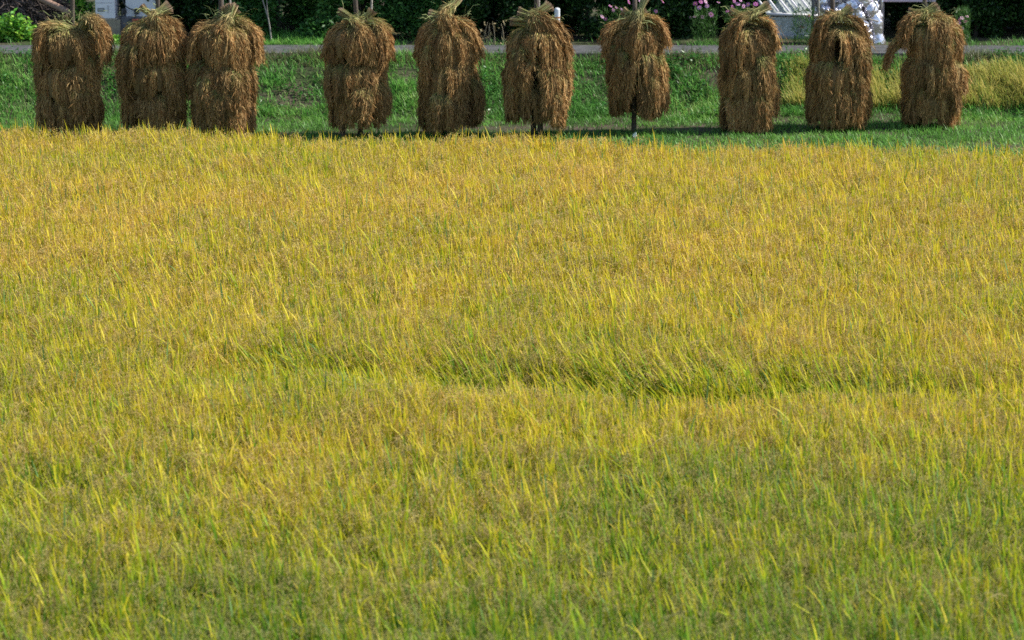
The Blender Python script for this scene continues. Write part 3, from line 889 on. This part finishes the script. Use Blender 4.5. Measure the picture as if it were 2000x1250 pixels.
def shrub(px, Y, label, group, v, sx=1.0, sz=1.0, z=ZT, rz=0.0):
    x = at_y(px, 60, Y)[0]
    o = empty('evergreen_shrub', (x, Y, z - .02), rz)
    tag(o, label, 'shrub', group)
    c = link('crown', PROTO[v][0], o); c.scale = (sx, 1, sz)
    t = link('trunk', PROTO[v][1], o); t.scale = (sx, 1, sz)


HG = 'dark evergreen shrubs lining the far side of the road'
for i, (px, Y, sx, lab) in enumerate([
        (400, 47.2, .9, 'dark evergreen shrub behind the gap between second and third stooks'),
        (545, 46.55, 1.0, 'dense green shrub behind the forked pale sapling'),
        (700, 46.5, 1.05, 'dense green shrub directly behind the fourth stook'),
        (865, 46.5, 1.05, 'dense dark shrub behind the stook with the curved horn'),
        (1015, 46.7, 1.0, 'dark shrub behind the dry pale stalks and the two legged stook'),
        (1150, 46.8, 1.0, 'dark shrub just right of the white marker post'),
        (1300, 46.9, 1.0, 'dark shrub behind the right side of the one legged stook'),
        (1430, 47.1, .9, 'dark shrub beside the silver greenhouse roof, behind pink flowers'),
        (1905, 47.0, .9, 'dark shrub behind the right side of the lumpy far right stook'),
        (2030, 47.0, 1.0, 'dark shrub at the right edge of the photo')]):
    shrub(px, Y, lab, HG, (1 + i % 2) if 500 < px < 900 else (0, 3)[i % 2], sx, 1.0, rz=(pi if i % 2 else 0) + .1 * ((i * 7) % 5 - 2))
for i, px in enumerate([360, 470, 620, 780, 940, 1085, 1220, 1360, 1480, 1700, 1790, 1960, 2080]):
    shrub(px, 48.1, 'dark evergreen shrub of the second row, deep in the shade of the first', 'shaded second row of evergreen shrubs', (0, 3)[i % 2], 1.1, .9, rz=2.1 * i)
for i, px in enumerate([330, 470, 610, 760, 920, 1080, 1230, 1370, 1520, 1680, 1800, 1960, 2100]):
    x = at_y(px, 30, 49.6)[0]
    o = empty('background_tree', (x, 49.4 + .3 * (i % 3), ZT - .02), 1.3 * i)
    tag(o, 'dark tree in the deep shade behind the row of shrubs', 'tree', 'shaded trees behind the shrubs')
    c = link('crown', PROTO[(0, 3)[i % 2]][0], o); c.scale = (1.1, 1.5, 1.5)
    t = link('trunk', PROTO[(0, 3)[i % 2]][1], o); t.scale = (1.1, 1.5, 1.5)


def bush(name, label, blobs_px, Y, n, size, cols, seed, cat='bush', dz=.4):
    r = np.random.default_rng(seed)
    mb = MB(); bl = []
    for (px, py, rx, rz_) in blobs_px:
        c = at_y(px, py, Y + r.uniform(-.1, .25))
        bl.append((c[0], c[1], c[2], rx, .3, rz_))
    bl = np.array(bl)
    bx = (bl[:, 0].mean(), Y, ZT)
    bl[:, :3] -= bx
    root = empty(name, bx); tag(root, label, cat)
    leaf_cloud(mb, bl, n, size, cols, r)
    mb.build('foliage', M_LEAF, root)
    mt = MB()
    for i in range(7):
        b = bl[r.integers(len(bl))]
        mt.tube(resample([(r.normal(0, .08), r.normal(0, .06), -.05), (b[0] * .5, b[1] * .5, b[2] * .5), (b[0], b[1], b[2])], 5), np.linspace(.014, .005, 5), (.08, .07, .04), 6)
    mt.build('stem', M_WOOD, root, smooth=True)


LG = [(.10, .32, .03), (.18, .42, .04), (.30, .52, .05), (.07, .20, .03)]
bush('leafy_bush', 'bright green leafy bush at the left edge beside the first stook', [(-70, 60, .35, .28), (-20, 62, .35, .25), (25, 52, .35, .27), (60, 68, .3, .2), (10, 75, .4, .16), (110, 75, .3, .14)], 46.3, 3800, .05, LG, 1)
bush('leafy_bush', 'green bush standing left of the white cabinet', [(165, 18, .22, .22), (160, 45, .22, .25), (175, 60, .25, .25), (150, -10, .22, .25)], 47.2, 1300, .045, LG[:3] + [(.04, .12, .03)], 2)
bush('leafy_bush', 'small green bush at the foot of the beige concrete block', [(215, 78, .16, .10), (230, 80, .14, .10), (195, 82, .16, .08)], 46.0, 700, .035, LG, 3)


def brush_pile():
    r = np.random.default_rng(9)
    c = at_y(30, 40, 48.0)
    root = MB()
    n = 2600
    x = r.normal(0, .75, n).clip(-1.7, 1.5)
    top = 1.1 - .32 * x - .12 * x * x
    z = r.random(n) ** .7 * np.clip(top, .2, 2.2)
    y = -.35 + .5 * (z / 1.4) + r.normal(0, .12, n)
    P0 = np.stack([x, y, z], 1)
    d = unit(np.stack([r.normal(.6, .6, n), r.normal(-.1, .4, n), r.normal(-.35, .5, n)], 1))
    L = r.uniform(.12, .5, (n, 1))
    mid = P0 + d * L * .5 + r.normal(0, .02, (n, 3))
    P = np.stack([P0, mid, P0 + d * L], 1)
    c3 = np.array([(.12, .095, .085)]) * r.normal(1, .35, (n, 1)).clip(.3, 2)
    root.ribbons(P, unit(np.cross(d, rdir(n, r))), np.tile([[.009, .008, .004]], (n, 1)), np.repeat(c3[:, None], 3, 1))
    # packed heart of the heap
    g = np.linspace(-1.8, 1.5, 14)
    hgt = np.clip(1.0 - .32 * g - .12 * g * g, .15, 2) * .85
    V = []
    for gx, h in zip(g, hgt):
        for t in np.linspace(0, pi, 7):
            V.append((gx, .15 - .45 * cos(t), max(0, sin(t)) * h - .02))
    i = (np.arange(13)[:, None] * 7 + np.arange(6)[None]).reshape(-1)
    root.add(V, np.stack([i, i + 7, i + 8, i + 1], 1), (.06, .05, .045))
    o = root.build('brush_pile', M_WOOD)
    o.location = (c[0], 48.0, ZT)
    tag(o, 'heap of grey brown dry twigs behind the leafy bush at top left', 'brush pile')
    a, b = at_y(112, 13, 47.3), at_y(137, 25, 47.0)
    m = MB(); m.tube(resample([tuple(np.array(at_y(60, -12, 47.6)) - np.array(b)), tuple(np.array(a) - np.array(b)), (0, 0, 0)], 6), [.05, .06, .06, .062, .06, .06], (.34, .22, .16), 10)
    o = m.build('log', M_WOOD, smooth=True); o.location = b
    tag(o, 'pale cut log poking out of the twig heap towards the first stook', 'log')


brush_pile()


# white outdoor units on concrete blocks
def boxpart(parent, base, px0, px1, py0, py1, Y, depth, col, mat, name, bev=.012):
    a, b = at_y(px0, py1, Y), at_y(px1, py0, Y)
    mb = MB()
    c = ((a[0] + b[0]) / 2 - base[0], Y + depth / 2 - base[1], (a[2] + b[2]) / 2 - base[2])
    mb.box(c, (b[0] - a[0], depth, b[2] - a[2]), col, bev)
    return mb.build(name, mat, parent)


def units():
    Y = 46.75
    b = at_y(204, 37, Y)
    r = empty('outdoor_cabinet', b); tag(r, 'white cabinet with a grey nameplate on the beige concrete block', 'cabinet')
    boxpart(r, b, 187, 221, -75, 37, Y, .34, (.84, .83, .87), M_PAINT, 'body')
    boxpart(r, b, 190.5, 204, 15.5, 23, Y - .006, .006, (.24, .25, .25), M_PAINT, 'nameplate', .002)
    boxpart(r, b, 192.5, 202, 17.5, 21, Y - .009, .003, (.42, .43, .42), M_PAINT, 'nameplate_text_field', .001)
    boxpart(r, b, 210.5, 212, 10, 25, Y - .014, .014, (.5, .5, .53), M_PAINT, 'handle', .003)
    boxpart(r, b, 188, 220, 5, 6, Y - .004, .004, (.45, .45, .48), M_PAINT, 'panel_seam', .001)
    b2 = at_y(272, 34, Y + .1)
    r2 = empty('outdoor_cabinet', b2); tag(r2, 'wider white cabinet with pipes and valves above the grey block, left of second stook', 'cabinet')
    boxpart(r2, b2, 246, 302, -70, 34, Y + .1, .34, (.82, .83, .86), M_PAINT, 'body')
    for x0 in (237, 262):
        boxpart(r2, b2, x0, x0 + 9, 17, 28, Y + .02, .07, (.05, .05, .055), M_PLASTIC, 'valve')
    for pts in ([(241, 20), (236, 34), (224, 40)], [(266, 20), (256, 18), (246, 12), (240, 0), (238, -25)], [(266, 26), (262, 36), (252, 38)]):
        m = MB(); m.tube(resample([tuple(np.array(at_y(px, py, Y - .02)) - np.array(b2)) for px, py in pts], 9), .012, (.05, .05, .055), 8)
        m.build('pipe', M_PLASTIC, r2, smooth=True)
    # dark cables between the cabinets
    for i, (x0, lab) in enumerate(((226, 'thin dark cable hanging close beside the nameplate cabinet'), (232, 'thin dark cable nearer to the cabinet with pipes'))):
        c0 = at_y(x0, 36, Y + .15)
        m = MB(); m.tube(resample([tuple(np.array(at_y(x0 + dx, py, Y + .15)) - np.array(c0)) for dx, py in ((0, 60), (1, 36), (-1, 10), (1, -40))], 8), .011, (.05, .05, .06), 8)
        o = m.build('cable', M_PLASTIC, smooth=True); o.location = c0; tag(o, lab, 'cable', 'cables between the cabinets')
    c = at_y(215, 72, Y - .03)
    m = MB(); a0, a1 = at_y(193, 74, Y - .03), at_y(234, 37.6, Y - .03)
    m.box((0, .25, (a1[2] - a0[2]) / 2), (a1[0] - a0[0], .5, a1[2] - a0[2]), (.36, .31, .23), .02)
    o = m.build('concrete_block', M_CONC); o.location = c; tag(o, 'beige concrete block carrying the nameplate cabinet', 'concrete block')
    c = at_y(271, 66, Y + .02)
    m = MB(); a0, a1 = at_y(236, 68, Y + .02), at_y(305, 34.6, Y + .02)
    m.box((0, .25, (a1[2] - a0[2]) / 2), (a1[0] - a0[0], .5, a1[2] - a0[2]), (.17, .17, .18), .02)
    o = m.build('concrete_block', M_CONC); o.location = c; tag(o, 'dark grey concrete block carrying the cabinet with pipes', 'concrete block')
    for i, (x0, col, lab) in enumerate(((266, (.45, .12, .07), 'red brick lying left on the grey block ledge'), (284, (.52, .26, .17), 'pale red brick lying right on the grey block ledge'))):
        c = at_y(x0, 40, Y - .18)
        m = MB(); m.box((0, 0, 0), (.15, .11, .055), col, .008, .15 - .3 * i)
        o = m.build('brick', M_CONC); o.location = c; tag(o, lab, 'brick')
    # ledge under the bricks
    m = MB(); c = at_y(275, 52, Y - .19)
    za = at_y(275, 40, Y - .18)[2] - .0285
    m.box((0, 0, (za - ZT) / 2 - .01), (.42, .18, za - ZT), (.15, .15, .15), .012)
    o = m.build('stone_step', M_CONC); o.location = (c[0], c[1], ZT); tag(o, 'dark stone step under the two red bricks', 'step')


units()


def marker_post():
    Y = 45.56
    b = at_y(1088, 96, Y)
    root = empty('road_marker_post', (b[0], Y, ZT)); tag(root, 'white road marker post with orange band behind the two legged stook', 'marker post')
    zt = at_y(1088, 15, Y)[2] - ZT; zb = at_y(1088, 34, Y)[2] - ZT
    m = MB(); m.tube([(0, 0, -.1), (0, 0, zb - .014), (0, 0, zb - .0139)], .052, (.72, .74, .76), 16)
    m.tube([(0, 0, zb + .0145), (0, 0, zb + .02), (0, 0, zt - .03), (0, 0, zt - .008), (0, 0, zt)], [.052, .052, .052, .04, .012], (.70, .73, .76), 16)
    m.build('post', M_PAINT, root, smooth=False)
    m = MB(); m.tube([(0, 0, zb - .014), (0, 0, zb + .014)], .0535, (.6, .24, .08), 16); m.build('reflector_band', M_PAINT, root)


marker_post()


def thin_plants():
    # forked pale sapling
    Y = 45.7
    b = at_y(531, 86, Y)
    root = empty('sapling', (b[0], Y, ZT)); tag(root, 'thin forked pale sapling right of the third stook', 'sapling')
    f = lambda px, py: tuple(np.array(at_y(px, py, Y)) - np.array((b[0], Y, ZT)))
    m = MB(); m.tube(resample([(0, 0, -.05), f(529, 70), f(524, 36), f(513, 0), f(505, -40)], 9), np.linspace(.016, .009, 9), (.30, .28, .25), 8); m.build('stem', M_WOOD, root, smooth=True)
    m = MB(); m.tube(resample([f(524, 36), f(522, 18), f(521, 0), f(519, -40)], 7), np.linspace(.011, .007, 7), (.26, .24, .21), 8); m.build('branch', M_WOOD, root, smooth=True)
    # dry stalks
    r = np.random.default_rng(71)
    b = at_y(955, 92, 45.75)
    m = MB()
    for i in range(11):
        px = r.uniform(938, 985); top = r.uniform(40, 75)
        q = [tuple(np.array(at_y(px + r.normal(0, 2) + k * r.normal(0, 4), 94 + (top - 94) * k, 45.75)) - np.array((b[0], 45.75, ZT))) for k in (0, .5, 1)]
        m.tube(resample(q, 6), np.linspace(.008, .004, 6), (.42, .36, .24), 6)
    P = np.stack([np.array(at_y(px, py, 45.72)) - np.array((b[0], 45.75, ZT)) for px, py in zip(r.uniform(938, 990, 40), r.uniform(40, 92, 40))])
    A = unit(r.normal(size=(40, 3)) + np.array([0, 0, -.6])) * r.uniform(.02, .06, (40, 1))
    m.cards(P, A, unit(np.cross(A, rdir(40, r))) * .012, np.tile([[.4, .33, .18]], (40, 1)) * r.normal(1, .3, (40, 1)).clip(.4, 1.5))
    o = m.build('dry_stalks', M_STRAW); o.location = (b[0], 45.75, ZT); tag(o, 'clump of pale dry stalks left of the two legged stook', 'dry plant')


thin_plants()


def cosmos(label, flowers, Y, seed, root_px, cols, foliage=(0, 0)):
    r = np.random.default_rng(seed)
    x0 = at_y(root_px, 90, Y)[0]
    base = np.array((x0, Y, ZT))
    root = empty('cosmos_plant', tuple(base)); tag(root, label, 'flower', 'pink cosmos plants by the roadside')
    st = MB()
    for (px, py, sz) in flowers:
        p = np.array(at_y(px, py, Y + r.normal(0, .08))) - base
        q = resample([(r.normal(0, .12), r.normal(0, .06), 0), (p[0] * .6 + r.normal(0, .04), p[1] * .5, p[2] * .5), tuple(p)], 7)
        st.tube(q, .004, (.06, .15, .035), 5)
        ax = unit(np.array([r.normal(.25, .5), -.7 + r.normal(0, .3), r.normal(.55, .4)]))
        u = unit(np.cross(ax, [0.1, .2, 1])); v = np.cross(ax, u)
        fl = MB(); th = np.arange(8) * pi / 4 + r.random()
        R_ = .0047 * sz * 1.15
        Pc = np.stack([p + (u * cos(t) + v * sin(t)) * R_ * .55 + ax * .004 for t in th])
        A = np.stack([(u * cos(t) + v * sin(t)) * R_ * .55 for t in th])
        B = np.stack([(-u * sin(t) + v * cos(t)) * R_ * .34 for t in th])
        c = np.array(cols[r.integers(len(cols))])
        fl.cards(Pc, A, B, np.tile(c, (8, 1)) * r.normal(1, .1, (8, 1)))
        f = fl.build('flower', M_PETAL, root)
        ce = MB(); ce.tube([tuple(p + ax * .002), tuple(p + ax * .012), tuple(p + ax * .017)], [R_ * .24, R_ * .22, R_ * .08], (.62, .42, .05), 8)
        ce.build('flower_centre', M_PETAL, f, smooth=True)
    st.build('stems', M_LEAF, root)
    # feathery leaves
    n = 700
    lo, hi = foliage if foliage != (0, 0) else (root_px - 22, root_px + 22)
    P0 = np.stack([np.array(at_y(px, py, Y + dy)) for px, py, dy in zip(r.uniform(lo, hi, n), r.uniform(18, 92, n) , r.normal(0, .1, n))]) - base
    d = unit(np.stack([r.normal(0, .5, n), r.normal(0, .4, n), r.uniform(.2, 1.2, n)], 1)) * r.uniform(.05, .13, (n, 1))
    P = np.stack([P0, P0 + d * .5, P0 + d + r.normal(0, .01, (n, 3))], 1)
    fm = MB(); fm.ribbons(P, rdir(n, r), np.tile([[.004, .005, .001]], (n, 1)), np.repeat((np.array([[.07, .17, .035]]) * r.normal(1, .3, (n, 1)).clip(.4, 1.7))[:, None], 3, 1))
    fm.build('foliage', M_LEAF, root)


PK = [(.72, .30, .62), (.62, .20, .52), (.78, .50, .72), (.70, .38, .66)]
cosmos('pink cosmos behind the top of the one legged stook', [(1176, 33, 9), (1183, 37, 7), (1192, 12, 7), (1198, 20, 8), (1204, 15, 6), (1228, 4, 9), (1240, 8, 8), (1251, 2, 8), (1281, 22, 7), (1294, 3, 8), (1213, 18, 5)], 45.9, 81, 1200, PK, (1168, 1290))
cosmos('tall pink cosmos clump in the gap left of the eighth stook', [(1358, 7, 8), (1366, 15, 9), (1369, 4, 8), (1378, 3, 9), (1381, 12, 8), (1389, 28, 10), (1373, 33, 8), (1357, 33, 7), (1348, 34, 5), (1403, 5, 6)], 45.8, 82, 1375, PK, (1352, 1400))
cosmos('pink cosmos between the eighth stook top and the greenhouse roof', [(1421, 22, 7), (1431, 14, 8), (1441, 8, 9), (1452, 12, 8), (1461, 9, 9), (1476, 8, 9), (1446, 0, 8), (1434, 2, 7)], 45.9, 83, 1450, PK, (1415, 1480))
cosmos('small pink cosmos right of the lumpy far right stook', [(1872, 45, 9), (1879, 35, 8), (1886, 42, 8), (1880, 56, 7), (1889, 32, 6), (1874, 38, 7)], 45.8, 84, 1880, [(.72, .36, .5), (.75, .5, .6)], (1866, 1894))
cosmos('cosmos with one pink flower in front of the grey greenhouse wall', [(1566, 53, 9), (1580, 30, 6)], 45.75, 85, 1568, [(.6, .2, .3)], (1548, 1590))


def greenhouse():
    Y = 46.7
    b = (at_y(1540, 30, Y)[0], Y, ZT)
    root = empty('greenhouse', b); tag(root, 'small greenhouse with silvery film roof on white bars between eighth and ninth stooks', 'greenhouse')
    P = lambda px, py, yy=Y: np.array(at_y(px, py, yy)) - np.array(b)
    e0, e1 = P(1497, 27), P(1606, 30)
    back = np.array([-.45, 1.5, .62])     # up the roof
    roof = MB(); n = 28
    r = np.random.default_rng(91)
    Vs = []
    for i in range(n + 1):
        for j in range(n + 1):
            s, t = i / n, j / n
            p = e0 * (1 - s) + e1 * s + back * t
            p = p + np.array([0, 0, .03 * sin(s * 6 * 2 * pi) * (.4 + t) + r.normal(0, .010)])
            Vs.append(p)
    i = (np.arange(n)[:, None] * (n + 1) + np.arange(n)[None]).reshape(-1)
    roof.add(Vs, np.stack([i, i + n + 1, i + n + 2, i + 1], 1), (.52, .57, .55))
    roof.build('roof_film', M_SHEET, root, smooth=True)
    for k in range(6):
        s = k / 5
        a = e0 * (1 - s) + e1 * s + np.array([0, -.02, .055])
        m = MB(); m.tube([tuple(a), tuple(a + back)], .022, (.74, .72, .76), 8); m.build('roof_bar', M_PAINT, root, smooth=True)
    m = MB(); m.tube([tuple(e0 + np.array([0, -.03, .0])), tuple(e1 + np.array([0, -.03, .0]))], .026, (.76, .74, .78), 8); m.build('eaves_bar', M_PAINT, root, smooth=True)
    # front wall
    m = MB(); w0, w1 = P(1505, 84), P(1602, 33)
    m.box(((w0[0] + w1[0]) / 2, .06, (w1[2]) / 2), (w1[0] - w0[0], .03, w1[2]), (.58, .64, .68), .006); m.build('wall_panel', M_SHEET, root)
    for px in (1504, 1560, 1603):
        x = P(px, 50)[0]
        m = MB(); m.box((x, .02, e0[2] / 2 - .02), (.045, .045, e0[2]), (.45, .47, .48), .006); m.build('post', M_PAINT, root)
    for sx in (0, 1):   # back posts carry the roof
        q = (e0 if sx == 0 else e1) + back
        m = MB(); m.box((q[0], q[1], (q[2]) / 2 - .03), (.05, .05, q[2]), (.45, .47, .48), .006); m.build('post', M_PAINT, root)
    m = MB(); m.box((0, .0, .03), (w1[0] - w0[0] + .1, .14, .07), (.40, .42, .42), .01); m.build('sill', M_CONC, root)


greenhouse()


def silver_bundles():
    Y = 46.0
    b = np.array((at_y(1670, 88, Y)[0], Y, ZT))
    root = empty('silver_cover', tuple(b)); tag(root, 'crumpled silver sheet gathered in tied hanging folds behind the ninth stook', 'silver sheet')
    F = [([(1600, -60), (1604, -20), (1608, 8), (1612, 36), (1616, 88)], .10, .1), ([(1628, -60), (1636, -12), (1644, 12), (1650, 40), (1654, 88)], .11, .12),
         ([(1650, -60), (1658, -10), (1670, 18), (1674, 48), (1676, 88)], .13, .0), ([(1668, -60), (1682, -8), (1698, 16), (1710, 44), (1716, 87)], .13, -.02),
         ([(1672, 12), (1680, 34), (1690, 56), (1695, 70), (1696, 87)], .085, -.14), ([(1692, -60), (1700, -20), (1706, 10), (1714, 36), (1712, 60)], .10, .1),
         ([(1602, 16), (1618, 19), (1634, 22), (1650, 26)], .07, -.12)]
    for k, (pts, rad, dy) in enumerate(F):
        r = np.random.default_rng(400 + k)
        q = resample([tuple(np.array(at_y(px, py, Y + dy)) - b) for px, py in pts], 40)
        t = np.linspace(0, 1, 40)
        pin = .62 + .46 * np.abs(np.sin(t * pi * (3.5 + .4 * k) + k)) ** .6
        Rr = np.stack([rad * pin, rad * .8 * pin], 1)
        m = MB(); m.tube(q, Rr, (.86, .83, .88), 22)
        V = m.V[0]
        ph = np.arange(len(V))
        V += (r.normal(0, .008, V.shape)).astype(np.float32)
        V[:880, 2] += .014 * np.sin(ph[:880] * 1.7 + k)
        m.build('fold', M_FOIL, root, smooth=True)
    # the crumpled upper part of the sheet, hanging from the rail
    r = np.random.default_rng(480)
    g = []
    nx_, nz_ = 34, 18
    for ix in range(nx_ + 1):
        for iz in range(nz_ + 1):
            p = np.array(at_y(1586 + 138 * ix / nx_, -62 + (84 + 8 * sin(ix * .9)) * iz / nz_, Y + .14)) - b
            g.append(p + np.array([0, .05 * sin(ix * 1.1 + .5 * sin(iz * .7)), 0]) + r.normal(0, .005, 3))
    i_ = (np.arange(nx_)[:, None] * (nz_ + 1) + np.arange(nz_)[None]).reshape(-1)
    m = MB(); m.add(g, np.stack([i_, i_ + nz_ + 1, i_ + nz_ + 2, i_ + 1], 1), (.86, .83, .88)); m.build('upper_sheet', M_FOIL, root, smooth=True)
    rp = MB()
    for pts in ([(1712, -40), (1711, 4), (1704, 28), (1694, 37), (1670, 42)], [(1694, 37), (1704, 39), (1716, 42)]):
        rp.tube(resample([tuple(np.array(at_y(px, py, Y - .17)) - b) for px, py in pts], 10), .012, (.55, .49, .38), 8)
    rp.build('tie_rope', M_STRAW, root, smooth=True)
    rail = MB(); a, c = np.array(at_y(1590, -62, Y + .1)) - b, np.array(at_y(1722, -62, Y + .1)) - b
    rail.tube([tuple(a), tuple(c)], .03, (.45, .45, .46), 10)
    for e in (a, c): rail.tube([tuple(e), (e[0], e[1], -.02)], .028, (.12, .12, .12), 10)
    rail.build('hanging_rail', M_PAINT, root, smooth=True)


silver_bundles()


def table_and_shed():
    Y = 46.6
    b = (at_y(1765, 60, Y)[0], Y, ZT)
    root = empty('work_table', b); tag(root, 'pale topped table with dark space under it, left of the lumpy stook', 'table')
    zt = at_y(1760, 1, Y)[2] - ZT
    m = MB(); m.box((.05, .4, zt), (1.05, .9, .05), (.62, .50, .60), .01); m.build('table_top', M_PAINT, root)
    for x in (-.40, .42):
        for y in (.06, .76):
            m = MB(); m.box((x, y, zt / 2 - .03), (.06, .06, zt - .05), (.34, .31, .33), .006); m.build('leg', M_PAINT, root)
    Y = 48.2
    b = (at_y(1935, 60, Y)[0], Y, ZT)
    root = empty('shed', b); tag(root, 'dark blue grey shed wall in the shade at top right', 'shed')
    m = MB(); m.box((.3, 1.0, 1.1), (2.8, 2.0, 2.2), (.07, .095, .125), .02)
    for k in range(14): m.box((-1.0 + k * .2, -.008, 1.1), (.02, .016, 2.1), (.055, .075, .10), .004)
    m.build('wall', M_PAINT, root)
    m = MB(); m.box((.3, .95, 2.26), (3.1, 2.5, .10), (.10, .11, .12), .02); m.build('roof', M_PAINT, root)


table_and_shed()

# scrap of white plastic on the verge
m = MB(); r = np.random.default_rng(61)
g = np.linspace(-1, 1, 6)
V = [(x * .03, y * .025, .01 + .035 * math.sin(3 * x + 2 * y) + r.normal(0, .008) + .03 * (y + 1)) for x in g for y in g]
i = (np.arange(5)[:, None] * 6 + np.arange(5)[None]).reshape(-1)
m.add(V, np.stack([i, i + 6, i + 7, i + 1], 1), (.70, .78, .74))
o = m.build('plastic_scrap', M_PLASTIC, smooth=True); o.location = at_z(1238, 268, .03); o.rotation_euler = (.7, .2, .4)
tag(o, 'small pale plastic scrap on the grass below the one legged stook', 'litter')
